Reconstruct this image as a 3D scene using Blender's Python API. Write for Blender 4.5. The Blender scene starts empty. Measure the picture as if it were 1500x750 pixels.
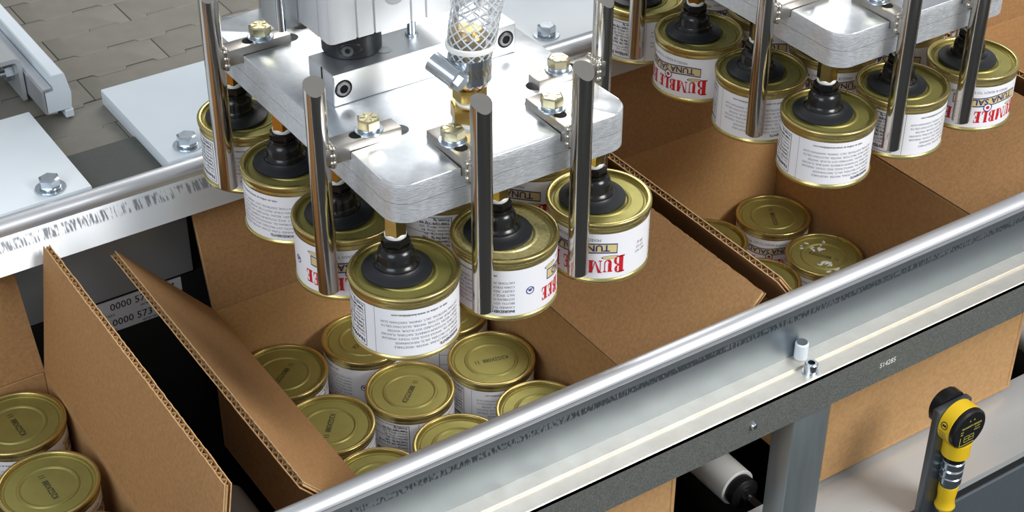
import bpy, bmesh, math, random
from mathutils import Vector, Matrix
random.seed(7)
PI = math.pi
R = math.radians
COL = bpy.context.scene.collection
SC = bpy.context.scene
ZO = 1.2                      # height of the gripped cans' rims above the shop floor

# ---------------------------------------------------------------- camera
cam = bpy.data.cameras.new('camera'); camo = bpy.data.objects.new('camera', cam); COL.objects.link(camo)
cam.sensor_fit = 'HORIZONTAL'; cam.sensor_width = 36; cam.lens = 2429.2 / 1500 * 36; cam.clip_start = 0.02
right = Vector((0.83375372, -0.55213244, 0.00212201)); down = Vector((-0.31412153, -0.47749637, -0.82056376)); fwd = Vector((0.45407312, 0.68348152, -0.57155106))
m = Matrix((right, -down, -fwd)).transposed().to_4x4()
m.translation = Vector((-0.38690491, -0.69706534, 0.56167308 + ZO))
camo.matrix_world = m
SC.camera = camo

# ---------------------------------------------------------------- world, lamps, exposure
world = bpy.data.worlds.new('workshop'); SC.world = world; world.use_nodes = True
bg = world.node_tree.nodes['Background']; bg.inputs[0].default_value = (0.90, 0.95, 1.0, 1); bg.inputs[1].default_value = 0.46
def area(name, loc, target, size, power, col, sy=None):
    l = bpy.data.lights.new(name, 'AREA'); l.energy = power; l.color = col; l.size = size
    if sy: l.shape = 'RECTANGLE'; l.size_y = sy
    o = bpy.data.objects.new(name, l); COL.objects.link(o); o.location = Vector(loc) + Vector((0, 0, ZO))
    d = (Vector(target) - Vector(loc)); o.rotation_euler = d.to_track_quat('-Z', 'Y').to_euler(); return o
area('softbox_overhead', (0.80, 1.05, 0.98), (0.12, 0.05, 0.0), 0.8, 9, (1.0, 0.97, 0.93), 0.8)
area('softbox_front', (0.85, -1.20, 1.05), (0.12, 0.05, -0.1), 0.7, 27, (1.0, 0.98, 0.95), 0.7)
area('fill_left', (-1.5, -0.7, 1.1), (-0.1, 0.2, -0.1), 1.1, 17, (0.84, 0.92, 1.0), 1.1)  # added fill lamp at the left, lifts the dim carton interiors
vs = SC.view_settings; vs.view_transform = 'Standard'; vs.look = 'None'; vs.exposure = 0.0; vs.gamma = 1.0; vs.use_curve_mapping = False

# ---------------------------------------------------------------- materials
MATS = {}
def lin(r, g, b):
    f = lambda c: (c / 255 / 12.92) if c <= 10 else ((c / 255 + 0.055) / 1.055) ** 2.4
    return (f(r), f(g), f(b))
def mat(name, col, rough=0.5, metal=0.0, noise=None, bump=None, spec=0.5, rvar=None, trans=0.0, ior=1.45, coat=0.0, sss=0.0):
    """noise=(scale, amount, stretch xyz), bump=(scale, strength, stretch)"""
    mt = bpy.data.materials.new(name); mt.use_nodes = True; nt = mt.node_tree; p = nt.nodes['Principled BSDF']
    p.inputs['Base Color'].default_value = (*col, 1); p.inputs['Roughness'].default_value = rough; p.inputs['Metallic'].default_value = metal
    p.inputs['Specular IOR Level'].default_value = spec; p.inputs['IOR'].default_value = ior
    p.inputs['Transmission Weight'].default_value = trans; p.inputs['Coat Weight'].default_value = coat
    if sss: p.inputs['Subsurface Weight'].default_value = sss; p.inputs['Subsurface Radius'].default_value = (0.004, 0.004, 0.004)
    tc = nt.nodes.new('ShaderNodeTexCoord')
    def nz(scale, stretch, detail=4):
        mp = nt.nodes.new('ShaderNodeMapping'); mp.inputs['Scale'].default_value = stretch; nt.links.new(tc.outputs['Object'], mp.inputs[0])
        n = nt.nodes.new('ShaderNodeTexNoise'); n.inputs['Scale'].default_value = scale; n.inputs['Detail'].default_value = detail
        nt.links.new(mp.outputs[0], n.inputs[0]); return n
    if noise:
        n = nz(noise[0], noise[2] if len(noise) > 2 else (1, 1, 1)); rp = nt.nodes.new('ShaderNodeMapRange')
        rp.inputs['From Min'].default_value = 0.3; rp.inputs['From Max'].default_value = 0.7
        rp.inputs['To Min'].default_value = 1 - noise[1]; rp.inputs['To Max'].default_value = 1 + noise[1]
        nt.links.new(n.outputs[0], rp.inputs[0])
        mx = nt.nodes.new('ShaderNodeVectorMath'); mx.operation = 'SCALE'; mx.inputs[0].default_value = col
        nt.links.new(rp.outputs[0], mx.inputs['Scale']); nt.links.new(mx.outputs[0], p.inputs['Base Color'])
    if rvar:
        n = nz(rvar[0], rvar[2] if len(rvar) > 2 else (1, 1, 1)); rp = nt.nodes.new('ShaderNodeMapRange')
        rp.inputs['From Min'].default_value = 0.3; rp.inputs['From Max'].default_value = 0.7
        rp.inputs['To Min'].default_value = max(0.02, rough - rvar[1]); rp.inputs['To Max'].default_value = rough + rvar[1]
        nt.links.new(n.outputs[0], rp.inputs[0]); nt.links.new(rp.outputs[0], p.inputs['Roughness'])
    if bump:
        n = nz(bump[0], bump[2] if len(bump) > 2 else (1, 1, 1), 6); b = nt.nodes.new('ShaderNodeBump')
        b.inputs['Strength'].default_value = bump[1]; b.inputs['Distance'].default_value = 0.0006
        nt.links.new(n.outputs[0], b.inputs['Height']); nt.links.new(b.outputs[0], p.inputs['Normal'])
    MATS[name] = mt; return mt
KRAFT = lin(172, 131, 88)
mat('kraft', KRAFT, 0.75, 0, (420, 0.13, (1, 1, 1)), (160, 0.25), 0.25)
mat('kraft_wall', lin(192, 150, 102), 0.72, 0, (300, 0.10, (1, 1, 1)), (120, 0.2), 0.25)
mat('kraft_flute', lin(205, 168, 120), 0.8, 0, (500, 0.15), None, 0.2)
mat('kraft_liner', lin(160, 116, 74), 0.78, 0, (380, 0.14), (200, 0.2), 0.2)
mat('gold', lin(200, 184, 120), 0.28, 0.9, (60, 0.05), None, rvar=(40, 0.06))
mat('gold_lid', lin(162, 155, 90), 0.50, 0.65, (90, 0.06), (700, 0.05), rvar=(60, 0.06))
mat('paper', lin(244, 244, 248), 0.38, 0, None, None, 0.4)
mat('ink_red', lin(206, 34, 44), 0.4); mat('ink_blue', lin(40, 46, 120), 0.4); mat('ink_gold', lin(220, 202, 140), 0.4)
mat('ink_black', lin(40, 40, 46), 0.4); mat('ink_grey', lin(120, 120, 128), 0.45); mat('ink_code', lin(38, 42, 26), 0.5)
mat('rubber', lin(34, 36, 40), 0.42, 0, None, (400, 0.08), 0.5)
mat('rubber_neck', lin(20, 20, 22), 0.22, 0, None, None, 0.6)
mat('brass', lin(206, 174, 100), 0.22, 1.0, (80, 0.08), None, rvar=(50, 0.08))
mat('tape', lin(235, 235, 230), 0.5)
mat('alu_top', lin(222, 226, 230), 0.33, 1.0, (220, 0.05), (260, 0.10, (1, 1, 1)), rvar=(35, 0.08))
mat('alu_edge', lin(226, 229, 233), 0.40, 0.62, (420, 0.10, (0.7, 0.7, 2.5)), (520, 0.5, (0.5, 0.5, 2.2)), rvar=(300, 0.10))
mat('alu_block', lin(226, 228, 230), 0.40, 1.0, None, (300, 0.04))
mat('alu_cast', lin(226, 228, 230), 0.45, 0.6, None, (500, 0.03), coat=0.1)
mat('rod_steel', lin(196, 190, 182), 0.16, 1.0, None, (1500, 0.05, (1, 1, 0.02)), rvar=(300, 0.04, (1, 1, 0.05)))
mat('arm_steel', lin(196, 190, 182), 0.30, 1.0, (200, 0.05), (500, 0.05))
mat('weld', lin(205, 200, 190), 0.22, 1.0, None, (260, 0.5))
mat('zinc', lin(206, 214, 222), 0.22, 1.0, (300, 0.06), (500, 0.06))
mat('yellow_zinc', lin(216, 206, 168), 0.22, 1.0, (160, 0.10), (500, 0.06))
mat('dark_hole', lin(14, 14, 15), 0.8)
mat('black_oxide', lin(40, 42, 46), 0.35, 0.3, None, (600, 0.05), 0.5)
mat('screw_grey', lin(110, 110, 112), 0.3, 1.0)
mat('stainless', lin(212, 214, 218), 0.42, 0.8, (60, 0.03, (0.2, 1, 1)), (600, 0.04, (0.05, 1, 1)), rvar=(40, 0.05, (0.3, 1, 1)))
mat('steel_lit', lin(232, 225, 213), 0.45, 0.8, (90, 0.05), (500, 0.06, (0.2, 1, 1)), rvar=(60, 0.06))  # ledge colour lightened to carry the light caught on top
mat('steel_shaded', lin(124, 127, 122), 0.55, 0.5, (1100, 0.35), (900, 0.3))  # same steel as the ledge, darkened for its shaded front
mat('post_steel', lin(136, 144, 146), 0.40, 0.6, (30, 0.12, (3, 3, 0.4)), (500, 0.05))
mat('panel_grey', lin(182, 186, 188), 0.36, 0.4, (20, 0.06), (500, 0.04, (0.1, 1, 1)))
mat('uhmw', lin(222, 230, 236), 0.34, 0, (30, 0.02), (60, 0.05), 0.4)
mat('belt', lin(126, 122, 113), 0.55, 0, (60, 0.06), (200, 0.08), 0.35)
mat('slate', lin(84, 86, 82), 0.6, 0, (300, 0.06), None, 0.3)
mat('slate_panel', lin(84, 92, 98), 0.5, 0, (200, 0.05), None, 0.4)
mat('clear_hose', (0.97, 0.98, 0.99), 0.04, 0, trans=0.92, ior=1.10)
mat('flange_steel', lin(212, 215, 216), 0.32, 0.4, (12, 0.05, (0.3, 1, 1)), None, rvar=(15, 0.06, (0.3, 1, 1)))
mat('braid', lin(240, 244, 248), 0.4)
mat('nylon', lin(244, 244, 240), 0.4)
mat('roller', lin(226, 228, 226), 0.38, 0, (40, 0.02), None, 0.4)
mat('roller_grey', lin(120, 126, 116), 0.5)
mat('sensor_yellow', lin(236, 196, 36), 0.4); mat('sensor_black', lin(26, 26, 28), 0.32)
mat('sensor_print', lin(214, 204, 92), 0.5); mat('cable_grey', lin(150, 156, 166), 0.5)
mat('bracket_steel', lin(118, 122, 126), 0.38, 0.85, None, (500, 0.06))
mat('floor_paint', lin(70, 72, 74), 0.6, 0, (4, 0.15), None, 0.3)
mat('wall_paint', lin(176, 180, 182), 0.7)
mat('shade_black', lin(16, 16, 15), 0.8, 0, None, None, 0.1)  # near-black that stands for the shade below the rollers
mat('gold_speck', lin(214, 204, 146), 0.42, 0.6, (520, 0.20), (420, 0.25))
mat('glare_white', lin(225, 230, 225), 0.08, 0, None, None, 0.8)  # whitish gloss standing in for glare on a lid
mat('sticker', lin(244, 246, 250), 0.5)
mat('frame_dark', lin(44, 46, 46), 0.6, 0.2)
def worn_rail(name, z_lo, z_hi, dark, jag, metal=1.0, rough=0.33, base=(196, 202, 208)):
    """stainless sheet with a ragged rubbed band (smudges worn in along the rail)"""
    mt = bpy.data.materials.new(name); mt.use_nodes = True; nt = mt.node_tree; p = nt.nodes['Principled BSDF']; L = nt.links.new
    p.inputs['Metallic'].default_value = metal
    tc = nt.nodes.new('ShaderNodeTexCoord'); sx = nt.nodes.new('ShaderNodeSeparateXYZ'); L(tc.outputs['Object'], sx.inputs[0])
    mp = nt.nodes.new('ShaderNodeMapping'); mp.inputs['Scale'].default_value = (1.0, jag, jag); L(tc.outputs['Object'], mp.inputs[0])
    n = nt.nodes.new('ShaderNodeTexNoise'); n.inputs['Scale'].default_value = 620; n.inputs['Detail'].default_value = 5; L(mp.outputs[0], n.inputs[0])
    n2 = nt.nodes.new('ShaderNodeTexNoise'); n2.inputs['Scale'].default_value = 9; L(tc.outputs['Object'], n2.inputs[0])
    def rng(a, b, c, d, src):
        r = nt.nodes.new('ShaderNodeMapRange'); r.inputs[1].default_value = a; r.inputs[2].default_value = b; r.inputs[3].default_value = c; r.inputs[4].default_value = d
        L(src, r.inputs[0]); return r.outputs[0]
    def ma(op, a, b):
        r = nt.nodes.new('ShaderNodeMath'); r.operation = op
        for i, v in enumerate((a, b)):
            if isinstance(v, float): r.inputs[i].default_value = v
            else: L(v, r.inputs[i])
        return r.outputs[0]
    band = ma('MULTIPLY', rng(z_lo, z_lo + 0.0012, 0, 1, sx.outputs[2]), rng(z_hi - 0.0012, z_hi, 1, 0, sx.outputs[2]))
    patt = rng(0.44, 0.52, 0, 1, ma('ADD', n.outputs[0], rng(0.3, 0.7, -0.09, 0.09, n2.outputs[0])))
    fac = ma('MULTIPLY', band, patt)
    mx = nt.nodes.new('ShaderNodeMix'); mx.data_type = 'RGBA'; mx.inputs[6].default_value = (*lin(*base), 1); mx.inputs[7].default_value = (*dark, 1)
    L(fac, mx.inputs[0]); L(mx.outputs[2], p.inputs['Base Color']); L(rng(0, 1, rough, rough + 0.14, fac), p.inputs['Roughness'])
    MATS[name] = mt
worn_rail('rail_front_shaded', 0.0270, 0.0330, lin(82, 88, 92), 0.45, 1.0, 0.45, (136, 146, 154))  # base darkened for the outer face turned from the light
worn_rail('rail_back_lit', 0.0195, 0.0270, lin(150, 154, 160), 0.16, 0.70, 0.40, (232, 235, 238))  # same sheet, base whitened for the light on its face

# ---------------------------------------------------------------- mesh helpers
ORG = {}
def thing(name, org, label, cat, group=None):
    o = bpy.data.objects.new(name, None); COL.objects.link(o); o.location = (org[0], org[1], org[2] + ZO); o.empty_display_size = 0.02
    o['label'] = label; o['category'] = cat
    if group: o['group'] = group
    ORG[o.name] = Vector(org); return o
def tag(o, label, cat, group=None):
    o['label'] = label; o['category'] = cat
    if group: o['group'] = group
    return o
def finish(bm, name, mats, smooth=35):
    me = bpy.data.meshes.new(name); bm.normal_update(); bm.to_mesh(me); bm.free()
    for mt in ([mats] if isinstance(mats, str) else mats): me.materials.append(MATS[mt])
    if smooth and len(me.polygons):
        me.polygons.foreach_set('use_smooth', [True] * len(me.polygons)); me.set_sharp_from_angle(angle=R(smooth))
    return me
def build(name, bm, mats, parent=None, org=None, smooth=35):
    """link a bmesh written in scene coordinates; it is moved into its parent's frame"""
    og = ORG[parent.name] if parent else Vector(org or (0, 0, 0))
    bmesh.ops.translate(bm, verts=bm.verts, vec=-og)
    o = bpy.data.objects.new(name, finish(bm, name, mats, smooth)); COL.objects.link(o)
    if parent: o.parent = parent
    else: o.location = og + Vector((0, 0, ZO))
    ORG[o.name] = og; return o
def add_mesh(name, me, parent):
    o = bpy.data.objects.new(name, me); COL.objects.link(o); o.parent = parent
    if parent.name in ORG: ORG[o.name] = ORG[parent.name]
    return o
def BM(): return bmesh.new()
def box(bm, x0, x1, y0, y1, z0, z1, bev=0.0, seg=2, mi=0):
    vs_ = [bm.verts.new(p) for p in ((x0, y0, z0), (x1, y0, z0), (x1, y1, z0), (x0, y1, z0), (x0, y0, z1), (x1, y0, z1), (x1, y1, z1), (x0, y1, z1))]
    fs = [bm.faces.new([vs_[i] for i in q]) for q in ((3, 2, 1, 0), (4, 5, 6, 7), (0, 1, 5, 4), (1, 2, 6, 5), (2, 3, 7, 6), (3, 0, 4, 7))]
    for f_ in fs: f_.material_index = mi
    if bev > 0:
        es = list({e for f_ in fs for e in f_.edges}); bmesh.ops.bevel(bm, geom=es, offset=bev, segments=seg, affect='EDGES', profile=0.5, material=-1)
    return vs_
def lathe(bm, prof, c=(0, 0, 0), seg=40, mi=0, axis='Z', close=False):
    """prof: list of (r, h)"""
    rings = []
    def pt(r, h, a):
        if axis == 'Z': return (c[0] + r * math.cos(a), c[1] + r * math.sin(a), c[2] + h)
        if axis == 'Y': return (c[0] + r * math.cos(a), c[1] + h, c[2] - r * math.sin(a))
        return (c[0] + h, c[1] + r * math.cos(a), c[2] + r * math.sin(a))
    for r, h in prof:
        if r < 1e-7: rings.append([bm.verts.new(pt(0, h, 0))])
        else: rings.append([bm.verts.new(pt(r, h, 2 * PI * i / seg)) for i in range(seg)])
    for a, b in zip(rings[:-1], rings[1:]):
        for i in range(seg):
            j = (i + 1) % seg
            if len(a) == 1 and len(b) == 1: continue
            if len(a) == 1: f_ = bm.faces.new((a[0], b[j], b[i]))
            elif len(b) == 1: f_ = bm.faces.new((a[i], a[j], b[0]))
            else: f_ = bm.faces.new((a[i], a[j], b[j], b[i]))
            f_.material_index = mi
    return rings
def cyl(bm, c, r, h, seg=24, axis='Z', bev=0.0, mi=0):
    b = min(bev, r * 0.5, h * 0.45)
    pr = [(0, 0), (r - b, 0), (r, b), (r, h - b), (r - b, h), (0, h)] if b > 0 else [(0, 0), (r, 0), (r, h), (0, h)]
    lathe(bm, pr, c, seg, mi, axis)
def hexp(bm, c, r, h, rot=0.0, bev=0.0006, axis='Z', mi=0):
    """hexagonal prism, corner radius r, chamfered top"""
    def pt(rr, hh, i):
        a = rot + i * PI / 3
        if axis == 'Z': return (c[0] + rr * math.cos(a), c[1] + rr * math.sin(a), c[2] + hh)
        return (c[0] + rr * math.cos(a), c[1] + hh, c[2] - rr * math.sin(a))
    rings = [[bm.verts.new(pt(rr, hh, i)) for i in range(6)] for rr, hh in ((r, 0), (r, h - bev), (r - bev * 1.6, h))]
    for a, b in zip(rings[:-1], rings[1:]):
        for i in range(6): bm.faces.new((a[i], a[(i + 1) % 6], b[(i + 1) % 6], b[i])).material_index = mi
    bm.faces.new(rings[-1]).material_index = mi; bm.faces.new(rings[0][::-1]).material_index = mi
def prism(bm, poly, z0, z1, bev=0.0, mi_side=0, mi_top=0):
    a = [bm.verts.new((p[0], p[1], z0)) for p in poly]; b = [bm.verts.new((p[0], p[1], z1)) for p in poly]
    ft = bm.faces.new(b); fb = bm.faces.new(a[::-1]); ft.material_index = mi_top; fb.material_index = mi_top
    n = len(poly)
    for i in range(n): bm.faces.new((a[i], a[(i + 1) % n], b[(i + 1) % n], b[i])).material_index = mi_side
    if bev > 0: bmesh.ops.bevel(bm, geom=list(ft.edges), offset=bev, segments=2, affect='EDGES', profile=0.5, material=-1)
def tube(bm, pts, r, seg=12, cap=True, mi=0):
    pts = [Vector(p) for p in pts]; rings = []; n = len(pts); up = None
    for i, p in enumerate(pts):
        t = (pts[min(i + 1, n - 1)] - pts[max(i - 1, 0)]).normalized()
        if up is None: up = t.orthogonal().normalized()
        up = (up - t * up.dot(t)).normalized(); s = t.cross(up); rr = r(i / (n - 1)) if callable(r) else r
        rings.append([bm.verts.new(p + up * (rr * math.cos(2 * PI * k / seg)) + s * (rr * math.sin(2 * PI * k / seg))) for k in range(seg)])
    for a, b in zip(rings[:-1], rings[1:]):
        for k in range(seg): bm.faces.new((a[k], a[(k + 1) % seg], b[(k + 1) % seg], b[k])).material_index = mi
    if cap: bm.faces.new(rings[0][::-1]).material_index = mi; bm.faces.new(rings[-1]).material_index = mi
def extrude_x(bm, prof, x0, x1, mi=0):
    """prof: closed list of (y, z), swept along X"""
    a = [bm.verts.new((x0, y, z)) for y, z in prof]; b = [bm.verts.new((x1, y, z)) for y, z in prof]; n = len(prof)
    for i in range(n): bm.faces.new((a[i], b[i], b[(i + 1) % n], a[(i + 1) % n])).material_index = mi
    bm.faces.new(a[::-1]); bm.faces.new(b); bmesh.ops.recalc_face_normals(bm, faces=bm.faces)

# lettering -------------------------------------------------------
_TX = {}
def text_geo(txt, size, bold=0.0, align='CENTER', sx=1.0):
    key = (txt, size, bold, align, sx)
    if key in _TX: return _TX[key]
    cu = bpy.data.curves.new('lettering', 'FONT'); cu.body = txt; cu.size = size; cu.align_x = align; cu.offset = bold * size; cu.resolution_u = 2
    cu.fill_mode = 'FRONT' if hasattr(cu, 'fill_mode') and 'FRONT' in [i.identifier for i in cu.bl_rna.properties['fill_mode'].enum_items] else cu.fill_mode
    o = bpy.data.objects.new('lettering', cu); me = o.to_mesh()
    g = ([(v.co.x * sx, v.co.y - size * 0.35) for v in me.vertices], [tuple(p.vertices) for p in me.polygons])
    o.to_mesh_clear(); bpy.data.objects.remove(o); bpy.data.curves.remove(cu); _TX[key] = g; return g
def put2d(dst, verts, faces, mi, off, ox=0.0, oy=0.0): dst.append(([(x + ox, y + oy) for x, y in verts], faces, mi, off))
def rect2d(x0, x1, y0, y1): return ([(x0, y0), (x1, y0), (x1, y1), (x0, y1)], [(0, 1, 2, 3)])
def arc2d(cx, cy, r0, r1, a0, a1, n=14, kx=1.0):
    v = []; f_ = []
    for i in range(n + 1):
        a = a0 + (a1 - a0) * i / n; v += [(cx + kx * r0 * math.cos(a), cy + r0 * math.sin(a)), (cx + kx * r1 * math.cos(a), cy + r1 * math.sin(a))]
    for i in range(n): f_.append((2 * i, 2 * i + 1, 2 * i + 3, 2 * i + 2))
    return v, f_
def strip2d(xs, lo, hi):
    v = []; f_ = []
    for x in xs: v += [(x, lo(x)), (x, hi(x))]
    for i in range(len(xs) - 1): f_.append((2 * i, 2 * i + 2, 2 * i + 3, 2 * i + 1))
    return v, f_
def serif_glyph(ch):
    """old-style serif capital, height 1; returns (list of shapes, width)"""
    P_ = []; T = 0.27; s = 0.05; q = 0.09
    def rc(*a): P_.append(rect2d(*a))
    def quad(*p): P_.append((list(p), [(0, 1, 2, 3)]))
    if ch == 'B':
        rc(.08, .08 + T, 0, 1); rc(0, .4, 0, q); rc(0, .4, 1 - q, 1); rc(.2, .4, .5, .5 + q)
        P_.append(arc2d(.36, .755, .17, .245, -PI / 2, PI / 2, kx=1.0)); P_.append(arc2d(.38, .265, .19, .265, -PI / 2, PI / 2))
        P_.append(arc2d(.36, .755, .10, .245, -.9, .9, kx=1.05)); P_.append(arc2d(.38, .265, .12, .265, -.9, .9, kx=1.08)); return P_, .70
    if ch == 'U':
        rc(.08, .08 + T, .28, 1); rc(0, .38, 1 - q, 1); rc(.58, .66, .28, 1); rc(.48, .76, 1 - q, 1)
        P_.append(arc2d(.37, .29, .20, .29, PI, 2 * PI)); P_.append(arc2d(.37, .29, .09, .29, PI, PI * 1.5)); return P_, .80
    if ch == 'M':
        rc(.09, .15, 0, 1); rc(0, .25, 0, q); rc(.72, .72 + T, 0, 1); rc(.62, 1.02, 0, q); rc(0, .2, 1 - q, 1); rc(.78, 1.02, 1 - q, 1)
        quad((.08, 1), (.5, 0.05), (.56, .05), (.30, 1)); quad((.50, .05), (.56, .05), (.82, 1), (.75, 1)); return P_, 1.07
    if ch == 'L':
        rc(.08, .08 + T, 0, 1); rc(0, .38, 1 - q, 1); rc(0, .6, 0, q); quad((.5, q), (.6, q), (.62, .3), (.57, .3)); return P_, .66
    if ch == 'E':
        rc(.08, .08 + T, 0, 1); rc(0, .6, 0, q); rc(0, .58, 1 - q, 1); rc(.2, .46, .47, .47 + q)
        quad((.52, q), (.6, q), (.63, .3), (.58, .3)); quad((.52, 1 - q), (.58, 1 - q), (.6, .74), (.55, .74)); rc(.42, .47, .38, .64); return P_, .68
    return [], .30

# ---------------------------------------------------------------- the can (built once, copied)
RL, RR, HC = 0.0325, 0.0335, 0.044      # label radius, rim radius, height; rim plane at local z = 0
def can_meshes():
    bm = BM()   # gold shell: lid seam, shoulder, body, foot seam
    rc = RR
    prof = [(0.0301, -0.0030), (0.0304, -0.0004), (0.0309, 0.0), (rc - .0006, 0.0), (rc - .0001, -.0005), (rc, -.0012), (rc, -.0030), (rc - .0004, -.0036),
            (rc - .0011, -.0042), (rc - .0013, -.0052), (rc - .0008, -.0062), (rc - .0010, -.0070), (RL - .0001, -.0074), (RL - .0001, -.0410),
            (RL + .0003, -.0414), (RL + .0008, -.0420), (RL + .0010, -.0430), (RL + .0008, -.0438), (RL - .0004, -HC), (RL - .002, -HC), (RL - .003, -.0425), (0, -.0425)]
    lathe(bm, prof, seg=72); shell = finish(bm, 'can_shell', 'gold', 50)
    bm = BM()   # end panel with bead rings
    prof = [(0.0302, -.0030), (.0296, -.0034), (.0286, -.0034), (.0278, -.0028), (.0205, -.0028), (.0199, -.0021), (.0190, -.0019), (.0182, -.0022), (.0176, -.0028), (.0, -.0028)]
    lathe(bm, prof, seg=72); lid = finish(bm, 'lid', 'gold_lid', 28)
    bm = BM(); lathe(bm, [(RL, -.0408), (RL, -.0076)], seg=96)
    bmesh.ops.reverse_faces(bm, faces=bm.faces) if False else None
    bmesh.ops.recalc_face_normals(bm, faces=bm.faces); label = finish(bm, 'paper_label', 'paper', 50)
    # printed matter, laid out upright in (s, t), then wrapped upside down (the cans are carried base up)
    D = []; ro = []   # (shapes, angle of panel centre)
    RED, BLU, GLD, BLK, GRY = range(5)
    # brand panel
    L = []
    x = 0; glyphs = []
    for i, ch in enumerate('BUMBLE BEE'):
        h = 0.0108 if i == 0 else (0.0096 if i == 7 else 0.0080); sh, w = serif_glyph(ch); glyphs.append((sh, x, h)); x += w * h * 1.06
    tot = x
    for sh, gx, h in glyphs:
        for v, f_ in sh:
            u = lambda X: (X - tot / 2)
            put2d(L, [(u(gx + a * h), 0.0016 + b * h * 1.18 + 0.0016 * (1 - (2 * u(gx) / tot) ** 2) - (h - 0.008) * 0.4) for a, b in v], f_, RED, 0.00012)
    wave = lambda X: -0.0052 + 0.0011 * math.sin(X * 130 + 0.4)
    xs = [-.026 + .052 * i / 40 for i in range(41)]
    put2d(L, *strip2d(xs, lambda X: wave(X) - .0036, lambda X: wave(X) + .0036), GLD, 0.00005)
    for d in (-.0036, .0030): put2d(L, *strip2d(xs, lambda X: wave(X) + d, lambda X: wave(X) + d + .0008), BLU, 0.00010)
    for x0 in (-.026, .0255): put2d(L, *strip2d([x0, x0 + .0005], lambda X: wave(X) - .0036, lambda X: wave(X) + .0036), BLU, 0.00010)
    v, f_ = text_geo('TUNA SALAD', 0.0066, 0.02, 'CENTER', 1.05); put2d(L, [(a, b + wave(a)) for a, b in v], f_, BLU, 0.00014)
    for cx, cy in ((-.0215, .0008), (.0225, -.0112)):
        put2d(L, *arc2d(cx, cy, 0, .0052, 0, 2 * PI, 24), GLD, 0.00004) if False else None
        v, f_ = arc2d(0, 0, 0, .0052, 0, 2 * PI, 24); put2d(L, [(a + cx, b * .23 + cy) for a, b in v], f_, GLD, 0.00004)
        v, f_ = arc2d(0, 0, .0049, .0056, 0, 2 * PI, 24); put2d(L, [(a + cx, b * .25 + cy) for a, b in v], f_, BLU, 0.00008)
    put2d(L, *arc2d(0, .0002, 0, .0034, 0, 2 * PI, 24), 5, 0.00015); put2d(L, *arc2d(0, .0002, .0027, .0034, 0, 2 * PI, 24), BLU, 0.00018); put2d(L, *arc2d(0, .0002, 0, .0014, 0, 2 * PI, 16), RED, 0.00018)
    v, f_ = text_geo('MIXED & READY TO EAT', .0028); put2d(L, v, f_, GRY, .00010, 0, -.0122)
    ro.append((L, 187))
    # ingredients panel
    L = []
    lines = ['CANNED TUNA (TUNA, WATER, VEGETABLE', 'BROTH, SOY PROTEIN, SALT), MAYONNAISE', '(SOYBEAN OIL, WHOLE EGGS, EGG YOLKS, VINEGAR', 'SALT, SPICE, POTASSIUM SORBATE, NATURAL FLAVORS', 'CELERY, RELISH, TEXTURED SOY FLOUR, WATER', 'CORN SYRUP, FRUCTOSE, WATER, GLUCONO DELTA', 'LACTONE, DEXTROSE, SALT, ONION, XANTHAN GUM']
    v, f_ = text_geo('INGREDIENTS:', .0027, .03, 'LEFT'); put2d(L, v, f_, BLK, .0001, -.0265, .0132)
    for i, t in enumerate(lines):
        v, f_ = text_geo(t, .00225, 0, 'LEFT'); w = max(a for a, b in v); k = min(1.0, .053 / w); put2d(L, [(a * k, b) for a, b in v], f_, GRY, .0001, -.0265, .0102 - i * .0030)
    v, f_ = text_geo('visit us online at www.bumblebee.com', .0023, .01, 'CENTER'); put2d(L, v, f_, BLK, .0001, .002, -.0128)
    ro.append((L, 54))
    # small round mark
    L = []
    put2d(L, *arc2d(0, 0, .0022, .0028, 0, 2 * PI, 24), BLU, .0001); put2d(L, *arc2d(0, -.0006, .0, .0013, 0, PI, 12), BLU, .0001); put2d(L, *strip2d([-.002, 0, .002], lambda X: -.0013, lambda X: -.0008), BLU, .0001)
    ro.append((L, 118))
    # nutrition box
    L = []
    for a in ((-.017, .017, .0150, .0154), (-.017, .017, -.0150, -.0146), (-.017, -.0166, -.015, .0154), (.0166, .017, -.015, .0154), (-.0158, .0158, .0062, .0065), (-.0158, .0158, -.0032, -.0029), (-.0158, .0158, -.0100, -.0097)):
        put2d(L, *rect2d(*a), BLK, .0001)
    v, f_ = text_geo('Nutrition Facts', .0042, .03, 'LEFT'); put2d(L, v, f_, BLK, .0001, -.0155, .0122)
    for i, t in enumerate(['Serv. Size 1 can', 'Servings 1', 'Calories 190  Fat Cal. 80', 'Total Fat 9g   14%', 'Sat. Fat 1.5g   8%', 'Cholest. 25mg  8%', 'Sodium 480mg  20%', 'Total Carb. 17g  6%', 'Protein 9g']):
        v, f_ = text_geo(t, .0024, .03 if t[:5] in ('Calor', 'Total', 'Prote') else 0, 'LEFT'); put2d(L, v, f_, BLK, .0001, -.0155, .0085 - i * .0027)
    ro.append((L, 318))
    # weight panel
    L = []
    for i, t in enumerate(['NET WT.', '2.9 OZ', '(82 g)']): put2d(L, *text_geo(t, .0024), GRY, .0001, 0, .002 - i * .003)
    ro.append((L, 264))
    L = []; put2d(L, *rect2d(-.00012, .00012, -.0165, .0165), GRY, .00006); ro.append((L, 0))
    bm = BM(); zc = -.0242
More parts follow.
